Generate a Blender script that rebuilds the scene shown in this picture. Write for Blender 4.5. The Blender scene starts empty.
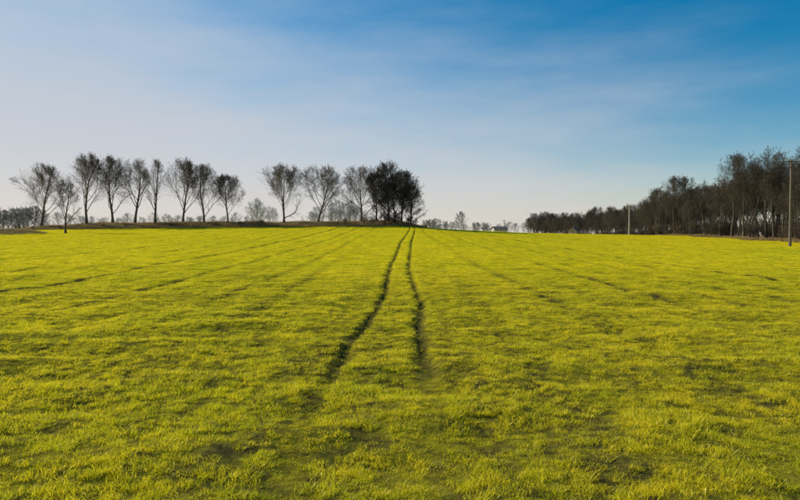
import bpy, math, random
import numpy as np
from mathutils import Vector
S=bpy.context.scene
EYE=2.1; F=622.0; HOR=235.0
random.seed(4); RNG=np.random.default_rng(7)

# ------------------------------------------------------------ noise / terrain
def vn(x,y,seed=0):
    x=np.asarray(x,float); y=np.asarray(y,float)
    xi=np.floor(x); yi=np.floor(y); fx=x-xi; fy=y-yi
    fx=fx*fx*(3-2*fx); fy=fy*fy*(3-2*fy)
    def h(a,b):
        v=np.sin(a*127.1+b*311.7+seed*74.7)*43758.5453
        return v-np.floor(v)
    return ((h(xi,yi)*(1-fx)+h(xi+1,yi)*fx)*(1-fy)+(h(xi,yi+1)*(1-fx)+h(xi+1,yi+1)*fx)*fy)*2-1
def ss(a,b,v):
    t=np.clip((np.asarray(v,float)-a)/(b-a),0,1); return t*t*(3-2*t)
def blur(a,n):
    k=np.hanning(n+2)[1:-1]; k/=k.sum()
    return np.convolve(np.pad(a,n//2,mode='edge'),k,mode='valid')[:len(a)]
YG=np.arange(-60,420,1.0)
t=np.clip((YG-10)/148,0,1); PG=np.where(YG<158,t**1.5,1-ss(150,280,YG)*1.25)
PG=blur(PG,21)
XG=np.arange(-300,300,1.0)
RG=blur(np.interp(XG,[-260,-96,-50,-20,3,14,34,72,120,200],[2.5,3.4,4.1,4.5,4.4,3.5,2.7,2.0,1.5,1.2]),15)
def Hs(x,y):
    z=np.interp(y,YG,PG)*np.interp(x,XG,RG)
    bank=ss(-100,-84,x)*(1-ss(-1,5,x))*ss(151,157,y)*(1-ss(170,190,y))
    z=z+bank*(1.0+0.35*vn(x/7,y/7,3))
    m=np.exp(-(((x+74)/9.5)**4+((y-112)/3.2)**2)); z=z+m*(1.05+.35*vn(x/2.3,y/2.3,5))
    return z
def ray(px,py):
    for yy in np.arange(3,158,0.1):
        xx=(px-400)/F*yy
        if EYE-(py-HOR)/F*yy<=float(Hs(xx,yy)): return xx,yy
    return xx,yy
LR=[ray(*p) for p in [(318,392),(329,375),(343,352),(349,338),(366,322),(377,308),(385,294),(388,278),(390,266),(396,255),(400,244),(406,235),(410,229)]]
RR=[ray(*p) for p in [(428,392),(427,375),(421,352),(424,336),(419,318),(421,303),(414,288),(409,274),(409,262),(410.5,253),(411,243),(414,234),(415,229)]]
LR=np.array(sorted(LR,key=lambda p:p[1])); RR=np.array(sorted(RR,key=lambda p:p[1]))
def rutd(x,y):
    w=0.05*vn(y/1.1,y*0,21)+.04*vn(y/.4,y*0,22)
    a=np.abs(x-np.interp(y,LR[:,1],LR[:,0])-w); b=np.abs(x-np.interp(y,RR[:,1],RR[:,0])+w)
    return np.minimum(a,b)
def rutm(x,y,hw=.13):
    e=ss(8.2,10.5,y)
    return (1-ss(hw*.6,hw*1.5,rutd(x,y)))*(0.05+.95*e)*(1-ss(148,156,y))
TL=sorted([-62,-58,-54,-50,-46.5,-43,-39.5,-36,-33,-30,-27.2,-24.5,-21.7,-19.2,-16.6,-14,-11.6,-9.3,-7.4,-5.8,-4.1,4.6,6.5,8.4,10.2,12.2,14.2,16.5,19,21.6,24.2,27,30,33,36.5,40,44,48,52,56])
def tram(x,y):
    v=np.zeros_like(np.asarray(x,float))
    for i,c in enumerate(TL):
        st=(.78,.42,.60,.38)[(i*7+3)%4]
        if abs(c)<9: st*=.62
        xx=c+.20*vn(y/20,y*0,50+i)+.012*(c)*(y-40)/40
        wd=.30+.004*np.clip(y,0,150)
        v=np.maximum(v,(1-ss(.04,wd,np.abs(x-xx)))*np.clip(st*(.95+.28*vn(y/6,y*0,70+i)),.0,.95))
    return np.clip(v,0,1)*(1-ss(145,152,y))*ss(9,24,y)
def H(x,y):
    z=Hs(x,y)
    d=np.hypot(x,y)
    n=.035*vn(x/.45,y/.45,1)*(1-ss(20,40,d))+.06*vn(x/1.3,y/.85,2)*(1-ss(60,110,d))+.05*vn(x/4.5,y/2.6,4)+.10*vn(x/16,y/12,6)
    z=z+n-.03*tram(x,y)
    z=z-.08*rutm(x,y)
    z=z-4*ss(400,1500,d)
    return z
def soilpatch(x,y):
    n=vn(x/1.1,y/.5,31)*.35+vn(x/.35,y/.2,32)*.4+vn(x/5,y/3,33)*.3
    g=.6*np.exp(-(((x-.5)/.5)**2+((y-6.3)/.3)**2))+.7*np.exp(-(((x+3.1)/.9)**2+((y-9.2)/.2)**2))
    return ss(.75,1.2,n+g)*.8
def rows(x,y):
    w=.25*vn(x/9,y/12,81)
    return np.sin((x*(1-.25*ss(0,150,y))+w)*2*math.pi/1.25)*.6+np.sin((x+w)*2*math.pi/3.1+1)*.4
def dryw(x,y):
    b=ss(-104,-88,x)*(1-ss(3,9,x))*ss(150.5,152.5,y+.8*vn(x/2,y*0,8))*(1-ss(168,178,y))
    m=ss(.12,.4,np.exp(-(((x+74)/9.5)**4+((y-112)/3.4)**2)))
    ex=np.interp(y,[-60,60,110,175,320,430,600],[60,61,67,77,99,97,90])
    r=ss(-6,-2.5,x-ex+1.5*vn(y/5,y*0,9))
    return np.maximum(np.maximum(b,m),r)

# ------------------------------------------------------------ materials
def newmat(name):
    m=bpy.data.materials.new(name); m.use_nodes=True; nt=m.node_tree; nt.nodes.clear()
    return m,nt
def N(nt,t,**k):
    n=nt.nodes.new(t)
    for a,b in k.items(): setattr(n,a,b)
    return n
def ramp(nt,fac,stops):
    r=N(nt,'ShaderNodeValToRGB'); e=r.color_ramp.elements
    while len(e)<len(stops): e.new(.5)
    for i,(p,c) in enumerate(stops): e[i].position=p; e[i].color=(*c,1)
    nt.links.new(fac,r.inputs[0]); return r.outputs[0]
def mixc(nt,f,a,b,bt='MIX'):
    m=N(nt,'ShaderNodeMix',data_type='RGBA',blend_type=bt)
    for s,v in ((m.inputs[0],f),(m.inputs[6],a),(m.inputs[7],b)):
        if hasattr(v,'links'): nt.links.new(v,s)
        elif isinstance(v,tuple): s.default_value=(*v,1)
        else: s.default_value=v
    return m.outputs[2]
def noise(nt,vec,scale,detail=3,rough=.6):
    n=N(nt,'ShaderNodeTexNoise'); n.inputs['Scale'].default_value=scale; n.inputs['Detail'].default_value=detail; n.inputs['Roughness'].default_value=rough
    nt.links.new(vec,n.inputs['Vector']); return n.outputs['Fac']
def simple(name,col,var=.3,scale=3,rough=.85,bump=0.):
    m,nt=newmat(name)
    tc=N(nt,'ShaderNodeTexCoord'); f=noise(nt,tc.outputs['Object'],scale,4)
    c=ramp(nt,f,[(.3,tuple(v*(1-var) for v in col)),(.7,tuple(v*(1+var) for v in col))])
    b=N(nt,'ShaderNodeBsdfPrincipled'); b.inputs['Roughness'].default_value=rough
    nt.links.new(c,b.inputs['Base Color'])
    o=N(nt,'ShaderNodeOutputMaterial'); nt.links.new(b.outputs[0],o.inputs[0]); return m

def grassmat(name,cA,cB,cBase,trans=.45):
    m,nt=newmat(name); L=nt.links.new
    geo=N(nt,'ShaderNodeNewGeometry'); oi=N(nt,'ShaderNodeObjectInfo')
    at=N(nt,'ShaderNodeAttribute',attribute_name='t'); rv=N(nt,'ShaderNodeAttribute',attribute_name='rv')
    n1=noise(nt,geo.outputs['Position'],.6,4); n2=noise(nt,geo.outputs['Position'],.06,2)
    a=N(nt,'ShaderNodeMath',operation='ADD'); L(n1,a.inputs[0]); L(n2,a.inputs[1])
    a2=N(nt,'ShaderNodeMath',operation='MULTIPLY_ADD'); L(oi.outputs['Random'],a2.inputs[0]); a2.inputs[1].default_value=.35; L(a.outputs[0],a2.inputs[2])
    a3=N(nt,'ShaderNodeMath',operation='MULTIPLY_ADD'); L(rv.outputs['Fac'],a3.inputs[0]); a3.inputs[1].default_value=.5; L(a2.outputs[0],a3.inputs[2])
    mr=N(nt,'ShaderNodeMapRange'); L(a3.outputs[0],mr.inputs[0]); mr.inputs[1].default_value=.95; mr.inputs[2].default_value=1.65
    c=mixc(nt,mr.outputs[0],cA,cB)
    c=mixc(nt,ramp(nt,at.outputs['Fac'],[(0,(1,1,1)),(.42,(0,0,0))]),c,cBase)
    d=N(nt,'ShaderNodeBsdfDiffuse'); tr=N(nt,'ShaderNodeBsdfTranslucent'); L(c,d.inputs[0]); L(c,tr.inputs[0])
    g=N(nt,'ShaderNodeBsdfGlossy'); g.inputs['Roughness'].default_value=.4; g.inputs[0].default_value=(.95,.9,.6,1)
    mx=N(nt,'ShaderNodeMixShader'); mx.inputs[0].default_value=trans; L(d.outputs[0],mx.inputs[1]); L(tr.outputs[0],mx.inputs[2])
    m2=N(nt,'ShaderNodeMixShader'); m2.inputs[0].default_value=.03; L(mx.outputs[0],m2.inputs[1]); L(g.outputs[0],m2.inputs[2])
    o=N(nt,'ShaderNodeOutputMaterial'); L(m2.outputs[0],o.inputs[0]); return m
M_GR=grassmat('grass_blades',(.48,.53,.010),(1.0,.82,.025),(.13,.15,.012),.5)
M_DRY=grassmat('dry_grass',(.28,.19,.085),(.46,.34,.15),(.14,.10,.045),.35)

def groundmat():
    m,nt=newmat('field_soil_and_turf'); L=nt.links.new
    geo=N(nt,'ShaderNodeNewGeometry'); P=geo.outputs['Position']
    at=N(nt,'ShaderNodeAttribute',attribute_name='mask'); sp=N(nt,'ShaderNodeSeparateColor'); L(at.outputs['Color'],sp.inputs[0])
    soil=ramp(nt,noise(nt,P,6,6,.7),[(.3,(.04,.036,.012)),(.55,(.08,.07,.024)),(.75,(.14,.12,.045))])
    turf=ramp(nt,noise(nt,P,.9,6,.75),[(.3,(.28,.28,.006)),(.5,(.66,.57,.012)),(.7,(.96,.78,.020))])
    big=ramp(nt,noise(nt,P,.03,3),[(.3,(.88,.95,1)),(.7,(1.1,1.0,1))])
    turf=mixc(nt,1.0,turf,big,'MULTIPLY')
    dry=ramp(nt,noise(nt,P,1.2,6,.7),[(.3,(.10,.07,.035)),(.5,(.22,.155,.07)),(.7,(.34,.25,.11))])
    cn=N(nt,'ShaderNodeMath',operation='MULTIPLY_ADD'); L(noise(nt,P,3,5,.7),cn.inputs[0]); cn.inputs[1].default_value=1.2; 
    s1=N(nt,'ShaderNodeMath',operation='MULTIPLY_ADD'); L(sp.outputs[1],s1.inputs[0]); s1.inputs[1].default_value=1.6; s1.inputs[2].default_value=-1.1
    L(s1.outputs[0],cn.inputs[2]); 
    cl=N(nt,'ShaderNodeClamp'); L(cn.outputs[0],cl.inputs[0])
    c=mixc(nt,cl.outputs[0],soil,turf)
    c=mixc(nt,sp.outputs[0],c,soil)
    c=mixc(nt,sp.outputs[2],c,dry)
    b=N(nt,'ShaderNodeBsdfDiffuse'); L(c,b.inputs[0])
    bp=N(nt,'ShaderNodeBump'); bp.inputs['Strength'].default_value=.7; bp.inputs['Distance'].default_value=.08
    L(noise(nt,P,5,6,.75),bp.inputs['Height']); L(bp.outputs[0],b.inputs['Normal'])
    o=N(nt,'ShaderNodeOutputMaterial'); L(b.outputs[0],o.inputs[0]); return m

# ------------------------------------------------------------ ground sheet
def grow_axis(a,b,step0,core,g):
    v=[0.]; s=step0
    while v[-1]<b:
        if v[-1]>core: s*=g
        v.append(v[-1]+s)
    return v
xp=[0.]
while xp[-1]<3200:
    a=xp[-1]; xp.append(a+(.12 if a<9 else .12+(a-9)*.004 if a<60 else .32+(a-60)*.06))
xs=np.array([-v for v in xp[:0:-1]]+xp)
yp=np.array(grow_axis(0,3500,.12,14,1.025))
yp=np.unique(np.concatenate([yp,np.arange(100,200,1.2)])); 
yn=-np.array(grow_axis(0,200,.5,3,1.25)[1:])[::-1]
ys=np.concatenate([yn,yp])
X,Y=np.meshgrid(xs,ys); nx,ny=len(xs),len(ys)
Z=H(X,Y); print('ground',nx,ny)
co=np.stack([X,Y,Z],-1).reshape(-1,3)
idx=np.arange(nx*ny).reshape(ny,nx)
q=np.stack([idx[:-1,:-1],idx[:-1,1:],idx[1:,1:],idx[1:,:-1]],-1).reshape(-1,4)
def npmesh(name,co,q):
    me=bpy.data.meshes.new(name); k=q.shape[1]
    me.vertices.add(len(co)); me.vertices.foreach_set('co',co.astype(np.float32).ravel())
    me.loops.add(q.size); me.loops.foreach_set('vertex_index',q.astype(np.int32).ravel())
    me.polygons.add(len(q)); me.polygons.foreach_set('loop_start',np.arange(0,q.size,k,dtype=np.int32)); 
    me.update(calc_edges=True); me.validate(); return me
me=npmesh('field_ground',co,q)
me.polygons.foreach_set('use_smooth',np.ones(len(me.polygons),dtype=bool))
D=np.hypot(X,Y)
mask=np.zeros((ny,nx,4)); mask[...,3]=1
mask[...,0]=np.clip(rutm(X,Y,.14)*.85+soilpatch(X,Y)*.6*(1-ss(20,60,D)),0,1)
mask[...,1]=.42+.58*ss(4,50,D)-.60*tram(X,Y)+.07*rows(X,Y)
mask[...,2]=dryw(X,Y)
ca=me.color_attributes.new('mask','FLOAT_COLOR','POINT'); ca.data.foreach_set('color',mask.astype(np.float32).ravel())
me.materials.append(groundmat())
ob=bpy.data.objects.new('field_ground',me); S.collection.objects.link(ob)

# ------------------------------------------------------------ grass
def tuft(name,seed,nb,rad,lmin,lmax,w,mat,lean=.6):
    r=np.random.default_rng(seed); V=[];Q=[];T=[];R=[]
    for i in range(nb):
        a=r.uniform(0,6.283); rr=rad*math.sqrt(r.uniform(0,1)); bx,by=rr*math.cos(a),rr*math.sin(a)
        L=r.uniform(lmin,lmax); az=r.uniform(0,6.283) ; ln=r.uniform(.05,lean); curl=r.uniform(.3,1.9)
        fa=r.uniform(0,6.283); sx,sy=math.cos(fa),math.sin(fa); ww=w*r.uniform(.7,1.2)
        p=[bx,by,-.01]; ang=ln; n=3; b0=len(V); rv=r.uniform()
        for k in range(n+1):
            tt=k/n; wd=ww*(1-.85*tt**1.6)*.5
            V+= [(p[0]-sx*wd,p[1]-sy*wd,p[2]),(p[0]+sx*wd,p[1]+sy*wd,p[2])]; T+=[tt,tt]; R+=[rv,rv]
            p=[p[0]+math.sin(ang)*math.cos(az)*L/n,p[1]+math.sin(ang)*math.sin(az)*L/n,p[2]+math.cos(ang)*L/n]; ang+=curl/n
        for k in range(n): s=b0+2*k; Q.append((s,s+1,s+3,s+2))
    me=npmesh(name,np.array(V),np.array(Q))
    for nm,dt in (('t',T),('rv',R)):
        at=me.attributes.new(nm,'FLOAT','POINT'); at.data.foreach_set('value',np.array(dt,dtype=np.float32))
    me.materials.append(mat)
    return bpy.data.objects.new(name,me)
def scatter(name,pts,scl,rot,idx,coll):
    me=bpy.data.meshes.new(name); me.vertices.add(len(pts)); me.vertices.foreach_set('co',pts.astype(np.float32).ravel())
    a=me.attributes.new('scl','FLOAT_VECTOR','POINT'); a.data.foreach_set('vector',scl.astype(np.float32).ravel())
    a=me.attributes.new('rot','FLOAT_VECTOR','POINT'); a.data.foreach_set('vector',rot.astype(np.float32).ravel())
    a=me.attributes.new('idx','INT','POINT'); a.data.foreach_set('value',idx.astype(np.int32))
    ob=bpy.data.objects.new(name,me); S.collection.objects.link(ob)
    g=bpy.data.node_groups.new(name+'_gn','GeometryNodeTree')
    g.interface.new_socket('Geometry',in_out='INPUT',socket_type='NodeSocketGeometry'); g.interface.new_socket('Geometry',in_out='OUTPUT',socket_type='NodeSocketGeometry')
    gi=g.nodes.new('NodeGroupInput'); go=g.nodes.new('NodeGroupOutput')
    ip=g.nodes.new('GeometryNodeInstanceOnPoints'); ci=g.nodes.new('GeometryNodeCollectionInfo')
    ci.inputs['Collection'].default_value=coll; ci.inputs['Separate Children'].default_value=True; ci.inputs['Reset Children'].default_value=True
    def att(nm,t):
        n=g.nodes.new('GeometryNodeInputNamedAttribute'); n.data_type=t; n.inputs[0].default_value=nm; return n.outputs[0]
    l=g.links.new
    l(gi.outputs[0],ip.inputs['Points']); l(ci.outputs[0],ip.inputs['Instance']); ip.inputs['Pick Instance'].default_value=True
    l(att('idx','INT'),ip.inputs['Instance Index']); l(att('scl','FLOAT_VECTOR'),ip.inputs['Scale'])
    er=g.nodes.new('FunctionNodeEulerToRotation'); l(att('rot','FLOAT_VECTOR'),er.inputs[0]); l(er.outputs[0],ip.inputs['Rotation'])
    l(ip.outputs[0],go.inputs[0])
    md=ob.modifiers.new('scatter','NODES'); md.node_group=g
    return ob
cg=bpy.data.collections.new('grass_tufts')
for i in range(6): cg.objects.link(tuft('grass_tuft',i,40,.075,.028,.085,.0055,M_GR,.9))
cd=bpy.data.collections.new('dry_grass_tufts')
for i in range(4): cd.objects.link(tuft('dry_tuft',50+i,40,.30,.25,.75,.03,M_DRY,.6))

P=[];SC=[]
for (y0,y1,den,sx,sz,mg) in [(1.5,9,150,1.0,1.0,2.5),(9,18,92,1.15,1.0,3),(18,35,38,1.6,1.10,4),(35,70,13,2.1,1.25,6),(70,152,3.4,3.2,1.5,10)]:
    wx_=.70*y1+mg
    n_tot=int(2*wx_*(y1-y0)*den); yy=y0+(y1-y0)*RNG.random(n_tot); xx=(RNG.random(n_tot)*2-1)*wx_
    keep=np.abs(xx)<.70*yy+mg
    xx,yy=xx[keep],yy[keep]
    rd=rutd(xx,yy); hw=.10+.045*(sx-1)
    inr=(rd<hw)&(RNG.random(len(xx))<(.1+.75*ss(8.2,10.5,yy)))
    cl=vn(xx/.17,yy/.15,42)*.62+vn(xx/.5,yy/.3,43)*.32+vn(xx/2.8,yy/1.1,45)*.12
    pk=(1-.8*soilpatch(xx,yy)*(1-ss(30,80,yy)*.7)-.9*tram(xx,yy))*np.clip(.82+.95*cl,.14,1)*(1+.14*rows(xx,yy))
    keep=(~inr)&(RNG.random(len(xx))<pk)&(dryw(xx,yy)<.35)
    xx,yy,cl=xx[keep],yy[keep],cl[keep]
    hf=1+.25*vn(xx/.8,yy/.45,40)+.12*vn(xx/3.5,yy/2,41)+.6*cl+.10*rows(xx,yy)
    hf=np.clip(hf,.35,2)*(1-.6*tram(xx,yy))*RNG.uniform(.7,1.25,len(xx))
    hf=np.where(rutd(xx,yy)<.16,hf*.5,hf)
    P.append(np.stack([xx,yy,H(xx,yy)],-1)); SC.append(np.stack([sx*(.7+.3*hf),sx*(.7+.3*hf),sz*hf],-1))
P=np.concatenate(P); SC=np.concatenate(SC); n=len(P); print("tufts",n)
rot=np.stack([RNG.normal(0,.12,n),RNG.normal(0,.12,n),RNG.uniform(0,6.283,n)],-1)
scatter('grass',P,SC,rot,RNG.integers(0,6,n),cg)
xx=np.concatenate([RNG.uniform(-105,10,26000),RNG.uniform(-92,-58,3500),RNG.uniform(50,110,40000)])
yy=np.concatenate([RNG.uniform(149,176,26000),RNG.uniform(104,120,3500),RNG.uniform(40,330,40000)])
k=dryw(xx,yy)>RNG.uniform(.2,.8,len(xx)); 
ex=np.interp(yy,[-60,60,110,175,320,430],[60,61,67,77,99,97]); k&=(xx<ex+8)
xx,yy=xx[k],yy[k]; n=len(xx); s=RNG.uniform(.5,1.15,n)*(1+.3*vn(xx/3,yy/3,44))
s=np.where(yy<121,np.where(xx<0,s*.6,s),s)
scatter('dry_grass',np.stack([xx,yy,H(xx,yy)-.03],-1),np.stack([s*1.5,s*1.5,s],-1),np.stack([0*s,0*s,RNG.uniform(0,6.28,n)],-1),RNG.integers(0,4,n),cd)

# ------------------------------------------------------------ trees
UP=Vector((0,0,1))
def rperp(d,rnd):
    v=Vector((rnd.gauss(0,1),rnd.gauss(0,1),rnd.gauss(0,1))); v-=v.dot(d)*d
    return v.normalized()
def tree_mesh(name,seed,Ht,W,mat,fork=.2,nch=(9,8,7,6),ang=(.55,.6,.7,.8),trop=(.02,.10,.06,.03,.02),twig=.022,stems=1,zlow=.2,rt=None,lead=.9,limb=.62,base=.22,thin=.5,lr=.55,st1=.2):
    rnd=random.Random(seed); tubes=[]; zc=Ht*(zlow+1)/2; hz=Ht*(1-zlow)/2
    rt=rt or Ht*.020
    ph=[rnd.uniform(0,6.28) for _ in range(4)]
    def env(p):
        a=math.atan2(p.y,p.x); k=1+.12*math.sin(3*a+ph[0])+.1*math.sin(5*a+ph[1]+p.z*.5)
        r=math.hypot(p.x,p.y)/(W*k); z=(p.z-zc)/hz
        return r*r+z*z*abs(z)**.3 
    def br(p,d,L,r,lev):
        n=(7,6,4,3,2)[lev]; step=L/n; pts=[p.copy()]; rs=[r]; wob=(.07,.12,.16,.2,.24)[lev]; lim=rnd.uniform(.75,1.12)
        for i in range(n):
            d=(d+Vector((rnd.gauss(0,wob),rnd.gauss(0,wob),rnd.gauss(0,wob)))+UP*trop[lev]).normalized()
            p=p+d*step; pts.append(p.copy()); rs.append(max(r*(1-.85*(i+1)/n),twig*.5))
            if lev>0 and p.z>Ht*zlow and env(p)>lim: break
            if p.z<.25 : break
        tubes.append((pts,rs,(7,5,3,3,3)[lev])); m=len(pts)-1
        if lev<len(nch):
            c=nch[lev]; st=fork if lev==0 else (st1 if lev==1 else .12)
            if m<n: c=max(2,int(c*m/n+1))
            for k in range(c):
                t=st+(1-st)*(k+rnd.random())/c; f=t*m; i=min(int(f),m-1); u=f-i
                q=pts[i].lerp(pts[i+1],u); rr=rs[i]*(1-u)+rs[i+1]*u
                dd=(pts[i+1]-pts[i]).normalized(); a=ang[lev]*rnd.uniform(.55,1.35)
                nd=dd*math.cos(a)+rperp(dd,rnd)*math.sin(a)
                if lev==0:
                    a=ang[0]*rnd.uniform(.75,1.2)*(1.35-.6*t)
                    az=k*2.4+rnd.uniform(-.5,.5); nd=(Vector((math.cos(az),math.sin(az),0))*math.sin(a)+UP*math.cos(a))
                    Lc=Ht*(limb*(1-t)+base)*rnd.uniform(.7,1.1)
                else: Lc=L*rnd.uniform(.38,.6)*(1.15-.45*t)
                br(q,nd.normalized(),Lc,max(rr*(lr*rnd.uniform(.7,1.2) if lev==0 else thin),twig),lev+1)
    if stems==1: br(Vector((0,0,-.3)),UP,Ht*lead,rt,0)
    else:
        for s in range(stems):
            a=rnd.uniform(0,6.28); R=W*.35*rnd.random()
            sp=rnd.uniform(.05,.6)
            br(Vector((R*math.cos(a),R*math.sin(a),.3)),(UP+Vector((math.cos(a),math.sin(a),0))*sp).normalized(),Ht*rnd.uniform(.5,.95),rt*rnd.uniform(.5,1),1)
    V=[];Q=[]
    for pts,rs,s in tubes:
        b=len(V); 
        d=(pts[-1]-pts[0]).normalized(); e=d.orthogonal().normalized(); g=d.cross(e)
        for p,r in zip(pts,rs):
            if s==7 and p.z<.5: r*=1.5
            for j in range(s):
                a=6.2832*j/s; o=e*math.cos(a)*r+g*math.sin(a)*r; V.append((p.x+o.x,p.y+o.y,p.z+o.z))
        for i in range(len(pts)-1):
            for j in range(s):
                k=(j+1)%s; Q.append((b+i*s+j,b+i*s+k,b+(i+1)*s+k,b+(i+1)*s+j))
    me=npmesh(name,np.array(V),np.array(Q)); me.materials.append(mat); return me
M_BK=simple('bark',(.125,.09,.056),.35,2)
M_BD=simple('bark_dark',(.065,.052,.036),.4,2)
M_WB=simple('woodland_bark',(.095,.078,.052),.4,2)
M_SH=simple('shrub_twigs',(.11,.083,.045),.4,1.5)
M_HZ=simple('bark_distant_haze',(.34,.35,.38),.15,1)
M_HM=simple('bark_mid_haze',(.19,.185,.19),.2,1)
def put(name,me,x,y,sc=1,rz=0,parent=None,sx=1,dz=0):
    o=bpy.data.objects.new(name,me); o.location=(x,y,float(H(x,y))-.1+dz); o.rotation_euler=(0,0,rz); o.scale=(sc*sx,sc*sx,sc)
    if parent: o.parent=parent
    S.collection.objects.link(o); return o
def wx(px,y): return (px-400)/F*y
row=[(41,45,166,156),(87,33,156,157),(113,28,159,158),(135,26,157,159),(155,15,160,156),(183,30,161,158),(204,27,166,159),(228,31,176,157)]
for i,(px,w,top,y) in enumerate(row):
    x=wx(px,y); g=float(H(x,y)); Ht=(HOR-top)/F*y+EYE-g; W=w/F*y/2
    wide=w>20
    me=tree_mesh('bare_tree',1100+i,Ht*1.03,W*1.24,M_BK,fork=(.12,.2,.16,.22,.14,.18,.12,.16)[i],zlow=.04,ang=(.66 if w>40 else .52,.55,.65,.8) if wide else (.3,.5,.6,.75),nch=(18,10,8,7) if wide else (13,7,7,6),twig=.0155,limb=.66,base=.22,thin=.45,lr=.38,trop=(.02,.09,.09,.06,.04))
    put('bare_tree',me,x,y)
for i,(px,w,top,y) in enumerate([(284,40,165,158),(318,39,166,157),(361,34,166,159)]):
    x=wx(px,y); g=float(H(x,y)); Ht=(HOR-top)/F*y+EYE-g; W=w/F*y/2
    me=tree_mesh('bare_tree',1200+i,Ht*1.03,W*1.28,M_BK,fork=(.14,.2,.1)[i],zlow=.08,ang=(.72,.55,.65,.8),nch=(18,10,8,7),twig=.0155,lead=.8,limb=.70,thin=.45,lr=.40,trop=(.02,.07,.09,.06,.04))
    put('bare_tree',me,x,y)
for i,(px,w,top,y) in enumerate([(377,22,172,157),(389,34,162,159),(401,34,170,157),(411,20,182,156),(395,26,180,155)]):
    x=wx(px,y); g=float(H(x,y)); Ht=(HOR-top)/F*y+EYE-g; W=w/F*y/2
    me=tree_mesh('bare_tree',300+i,Ht,W*1.25,M_BD,fork=.04,zlow=-.10,ang=(.7,.65,.75,.85),nch=(22,10,8,6),twig=.023,lr=.42)
    put('bare_tree',me,x,y)
x=wx(66,118); g=float(H(x,118)); me=tree_mesh('bare_tree',401,(HOR-180)/F*118+EYE-g,2.6,M_BD,fork=.2,zlow=.12,twig=.015,nch=(11,8,7,6),ang=(.5,.55,.65,.8)); put('bare_tree',me,x,118)

SH=[tree_mesh('shrub',500+i,3.2,1.9,M_SH,stems=11,zlow=0.0,rt=.035,twig=.016,nch=(0,6,5,3),ang=(.5,.5,.6,.7)) for i in range(3)]
SD=[tree_mesh('shrub_d',520+i,3.2,1.9,M_BD,stems=11,zlow=0.0,rt=.035,twig=.018,nch=(0,6,5,3),ang=(.5,.5,.6,.7)) for i in range(2)]
for px,y,s in [(18,150,.5),(33,151,.4),(60,152,.35),(103,153,.35),(126,153,.3),(171,153,.4),(216,153,.3),(240,153,.4),(262,154,.35),(300,153,.35),(345,154,.5),(366,153.5,.7),(373,154,.8),(384,153.5,1.0),(391,153,.9),(396,153,1.1),(407,153,.9),(414,154,.7)]:
    put('shrub',random.choice(SD if px>370 else SH),wx(px,y),y,s*random.uniform(.9,1.2),random.uniform(0,6))
wood=bpy.data.objects.new('woodland',None); S.collection.objects.link(wood)
FT=[tree_mesh('wood_tree',600+i,14,random.uniform(2.5,4.0),M_BD if i%3 else M_WB,fork=.25,zlow=.18,ang=(.5,.55,.65,.8),nch=(14,8,7,6),twig=.0165,thin=.45,lr=.42,rt=.2) for i in range(7)]
def edge(y): return float(np.interp(y,[-60,60,110,175,320,430,600],[60,61,67,77,99,97,90]))
y=66.0; cnt=0
while y<470:
    gap=(238<y<262)
    for rowi in range(5):
        yy=y+random.uniform(-2,2); xx=edge(yy)+rowi*4.4+random.uniform(-1.6,1.6)
        if gap and random.random()<.8: continue
        if random.random()<.14: continue
        s=random.uniform(.72,1.10)*(1+.16*float(vn(yy/8,0,61)))*(1.07 if yy<130 else 1.03)
        if random.random()<.13: s*=.7
        put('tree',random.choice(FT),xx,yy,s,random.uniform(0,6.28),wood,random.uniform(.85,1.15)); cnt+=1
    for k in range(5):
        yy=y+random.uniform(-2,2); xx=edge(yy)+random.uniform(-2.5,16)
        put('undergrowth',random.choice(SH+SD+SD),xx,yy,random.uniform(.35,1.35),random.uniform(0,6.28),wood,1.2)
    y+=3.4 if y<250 else 5
dist=bpy.data.objects.new('distant_tree_row',None); S.collection.objects.link(dist)
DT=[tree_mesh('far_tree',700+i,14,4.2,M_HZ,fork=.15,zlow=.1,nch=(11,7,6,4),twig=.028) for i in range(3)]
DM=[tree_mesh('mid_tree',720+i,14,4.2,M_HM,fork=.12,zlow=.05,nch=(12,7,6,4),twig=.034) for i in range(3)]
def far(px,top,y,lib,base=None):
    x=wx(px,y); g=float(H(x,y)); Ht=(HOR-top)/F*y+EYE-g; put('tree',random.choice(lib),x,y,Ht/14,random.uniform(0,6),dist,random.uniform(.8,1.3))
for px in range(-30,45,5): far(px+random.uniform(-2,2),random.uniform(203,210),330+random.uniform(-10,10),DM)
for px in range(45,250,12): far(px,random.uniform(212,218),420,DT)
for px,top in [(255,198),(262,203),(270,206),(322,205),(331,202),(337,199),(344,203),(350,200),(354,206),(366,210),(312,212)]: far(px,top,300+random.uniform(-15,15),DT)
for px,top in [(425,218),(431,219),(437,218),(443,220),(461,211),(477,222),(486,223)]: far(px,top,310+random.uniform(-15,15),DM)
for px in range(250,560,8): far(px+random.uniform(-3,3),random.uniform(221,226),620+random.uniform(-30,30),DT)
for px in range(534,580,4): far(px+random.uniform(-2,2),random.uniform(211,218),470+random.uniform(-20,20),DM)

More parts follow.
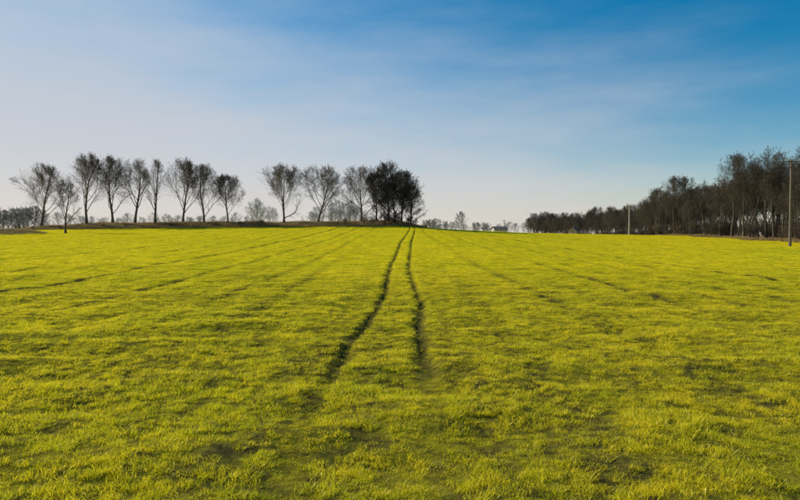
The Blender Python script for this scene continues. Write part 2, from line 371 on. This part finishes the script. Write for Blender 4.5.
# ------------------------------------------------------------ boxes / houses / poles
def box(name,c,s,mat,parent):
    x,y,z=s[0]/2,s[1]/2,s[2]/2
    v=[(a*x,b*y,d*z) for a in(-1,1) for b in(-1,1) for d in(-1,1)]
    f=[(0,1,3,2),(4,6,7,5),(0,4,5,1),(2,3,7,6),(0,2,6,4),(1,5,7,3)]
    me=bpy.data.meshes.new(name); me.from_pydata(v,[],f); me.materials.append(mat); o=bpy.data.objects.new(name,me); o.location=c
    if parent: o.parent=parent
    S.collection.objects.link(o); return o
def house(name,x,y,w,d,h,rh,wall,roofm,rz=0):
    e=bpy.data.objects.new(name,None); e.location=(x,y,float(H(x,y))); e.rotation_euler=(0,0,rz); S.collection.objects.link(e)
    v=[(-w/2,-d/2,-1),(w/2,-d/2,-1),(w/2,d/2,-1),(-w/2,d/2,-1),(-w/2,-d/2,h),(w/2,-d/2,h),(w/2,d/2,h),(-w/2,d/2,h),(-w/2,0,h+rh),(w/2,0,h+rh)]
    f=[(0,1,5,4),(2,3,7,6),(1,2,6,9,5),(3,0,4,8,7)]
    me=bpy.data.meshes.new('walls'); me.from_pydata(v,[],f); me.materials.append(wall); o=bpy.data.objects.new('walls',me); o.parent=e; S.collection.objects.link(o)
    o_=.5; sl=rh/(d/2); t=.18
    for sgn,nm in((-1,'roof_front'),(1,'roof_back')):
        ye=sgn*(d/2+o_); ze=h-o_*sl
        v=[(-w/2-o_,ye,ze+.02),(w/2+o_,ye,ze+.02),(w/2+o_,0,h+rh+.02),(-w/2-o_,0,h+rh+.02)]; v+=[(a,b,c+t) for a,b,c in v]
        me=bpy.data.meshes.new(nm); me.from_pydata(v,[],[(0,1,2,3),(4,5,6,7),(0,1,5,4),(1,2,6,5),(2,3,7,6),(3,0,4,7)]); me.materials.append(roofm); o=bpy.data.objects.new(nm,me); o.parent=e; S.collection.objects.link(o)
    box('chimney',(w*.2,.6,h+rh+.2),(.5,.5,1.0),wall,e)
    for k in range(3): box('window_%d'%(k+1),(-w/2+w*(k+.6)/3.4,-d/2-.02,1.7),(1.0,.08,1.2),M_GL,e)
    box('door',(w*.38,-d/2-.02,1.0),(.95,.08,2.0),M_WD,e)
M_WL=simple('house_render',(.50,.48,.45),.08,2); M_RF=simple('roof_tiles',(.17,.13,.11),.2,4); M_GL=simple('window_glass',(.05,.06,.07),.1,1,.15); M_WD=simple('weathered_wood',(.13,.105,.08),.35,6); M_CP=simple('pole_concrete',(.42,.39,.35),.12,6); M_MT=simple('insulator_porcelain',(.35,.3,.25),.1,4,.3)
def hz(px,y,top): return (HOR-top)/F*y+EYE
hx=wx(499,300); house('farm_house',hx,300,6,6,hz(0,300,229.3)-float(H(hx,300))-0.1,1.3,M_WL,M_RF,.2)
hx=wx(574,300); house('barn',hx,300,4.0,4.0,hz(0,300,230.2)-float(H(hx,300))-.1,1.1,simple('barn_boards',(.30,.26,.22),.2,3),M_RF,.9)
def pole(x,y,h,rz,arm,mat,k_=1.0):
    e=bpy.data.objects.new('utility_pole',None); e.location=(x,y,float(H(x,y))-.3); e.rotation_euler=(0,0,rz); S.collection.objects.link(e)
    V=[];Q=[];s=10
    rings=[(0,.17*k_),(h*.5,.145*k_),(h-.05,.115*k_),(h,.09*k_)]
    for z,r in rings:
        for j in range(s): a=6.2832*j/s; V.append((r*math.cos(a)+.002*z,r*math.sin(a),z))
    for i in range(3):
        for j in range(s): k=(j+1)%s; Q.append((i*s+j,i*s+k,(i+1)*s+k,(i+1)*s+j))
    me=bpy.data.meshes.new('shaft'); me.from_pydata(V,[],Q+[tuple(range(3*s,4*s))]); me.materials.append(mat); o=bpy.data.objects.new('shaft',me); o.parent=e; S.collection.objects.link(o)
    for j,zz in enumerate((h-.25,h-.95)):
        L=arm*(1 if j==0 else .6)
        box('crossarm_%d'%(j+1),(0,-.19*k_,zz),(L,.10,.13*k_),mat,e)
        for k,xx in enumerate((-L/2+.08,-L/5,L/5,L/2-.08)):
            box('pin',(xx,-.17,zz+.12),(.025,.025,.12),M_WD,e); 
            me=bpy.data.meshes.new('insulator'); vv=[];qq=[]
            for z,r in ((.17,.03),(.19,.06),(.23,.045),(.26,.06),(.31,.03)):
                for q_ in range(8): a=.785*q_; vv.append((xx+r*math.cos(a),-.17+r*math.sin(a),zz+z))
            for i in range(4):
                for q_ in range(8): kk=(q_+1)%8; qq.append((i*8+q_,i*8+kk,(i+1)*8+kk,(i+1)*8+q_))
            me.from_pydata(vv,[],qq); me.materials.append(M_MT); o=bpy.data.objects.new('insulator',me); o.parent=e; S.collection.objects.link(o)
x=wx(790,72); pole(x,72,hz(0,72,160)-float(H(x,72))+.3,.15,1.9,M_WD)
x=wx(629,150); pole(x,150,hz(0,150,205)-float(H(x,150))+.3,.1,2.2,M_CP,1.1)
x=wx(504,300); pole(x,300,hz(0,300,220)-float(H(x,300))+.3,.1,2.2,M_WD)

# ------------------------------------------------------------ light + sky
EL=math.radians(26); AZ=math.radians(-62)
sd=Vector((math.sin(AZ)*math.cos(EL),math.cos(AZ)*math.cos(EL),math.sin(EL)))
sl=bpy.data.lights.new('sun','SUN'); sl.energy=5.0; sl.angle=math.radians(.53); sl.color=(1,.91,.72)
so=bpy.data.objects.new('sun',sl); so.rotation_euler=sd.to_track_quat('Z','Y').to_euler(); so.location=(0,0,60); S.collection.objects.link(so)
w=bpy.data.worlds.new('World'); S.world=w; w.use_nodes=True; nt=w.node_tree; nt.nodes.clear(); L=nt.links.new
sky=N(nt,'ShaderNodeTexSky',sky_type='NISHITA'); sky.sun_disc=False; sky.sun_elevation=EL; sky.sun_rotation=AZ; sky.air_density=1.0; sky.dust_density=.5; sky.ozone_density=2.5
tc=N(nt,'ShaderNodeTexCoord'); sx=N(nt,'ShaderNodeSeparateXYZ'); L(tc.outputs['Generated'],sx.inputs[0])
hs=N(nt,'ShaderNodeHueSaturation'); hs.inputs['Hue'].default_value=.491; hs.inputs['Saturation'].default_value=1.55; hs.inputs['Value'].default_value=1.1; L(sky.outputs[0],hs.inputs['Color'])
mp=N(nt,'ShaderNodeMapping'); mp.inputs['Scale'].default_value=(1.3,1.3,6); mp.inputs['Rotation'].default_value=(.0,.36,.3); mp.inputs['Location'].default_value=(.4,0,.7); L(tc.outputs['Generated'],mp.inputs[0])
n1=noise(nt,mp.outputs[0],1.6,7,.58)
def M(op,a,b,c=None):
    m=N(nt,'ShaderNodeMath',operation=op)
    for i,v in enumerate((a,b,c)):
        if v is None: continue
        if hasattr(v,'links'): L(v,m.inputs[i])
        else: m.inputs[i].default_value=v
    return m.outputs[0]
v=M('MULTIPLY_ADD',sx.outputs[0],.36,sx.outputs[2]); v=M('ADD',v,M('MULTIPLY',M('SUBTRACT',n1,.5),-.45))
mr=N(nt,'ShaderNodeMapRange',interpolation_type='SMOOTHSTEP'); L(v,mr.inputs[0]); mr.inputs[1].default_value=.47; mr.inputs[2].default_value=-.04; mr.inputs[3].default_value=0; mr.inputs[4].default_value=.94
vc=ramp(nt,sx.outputs[2],[(0,(.72,.66,.61)),(.12,(.60,.61,.65)),(.4,(.42,.53,.66))])
vs=N(nt,'ShaderNodeVectorMath',operation='SCALE'); L(vc,vs.inputs[0]); vs.inputs['Scale'].default_value=10.0
c=mixc(nt,mr.outputs[0],hs.outputs[0],vs.outputs[0])
bg=N(nt,'ShaderNodeBackground'); bg.inputs[1].default_value=.1; L(c,bg.inputs[0])
wo=N(nt,'ShaderNodeOutputWorld'); L(bg.outputs[0],wo.inputs[0])

# ------------------------------------------------------------ camera
cam=bpy.data.cameras.new('camera'); cam.sensor_width=36; cam.lens=36*F/800; cam.clip_end=8000; cam.clip_start=.1
c=bpy.data.objects.new('camera',cam); S.collection.objects.link(c); c.location=(0,0,EYE); c.rotation_euler=(math.radians(90)-math.atan(15/F),0,0); S.camera=c
S.view_settings.view_transform='Standard'; S.view_settings.look='None'; S.view_settings.exposure=0
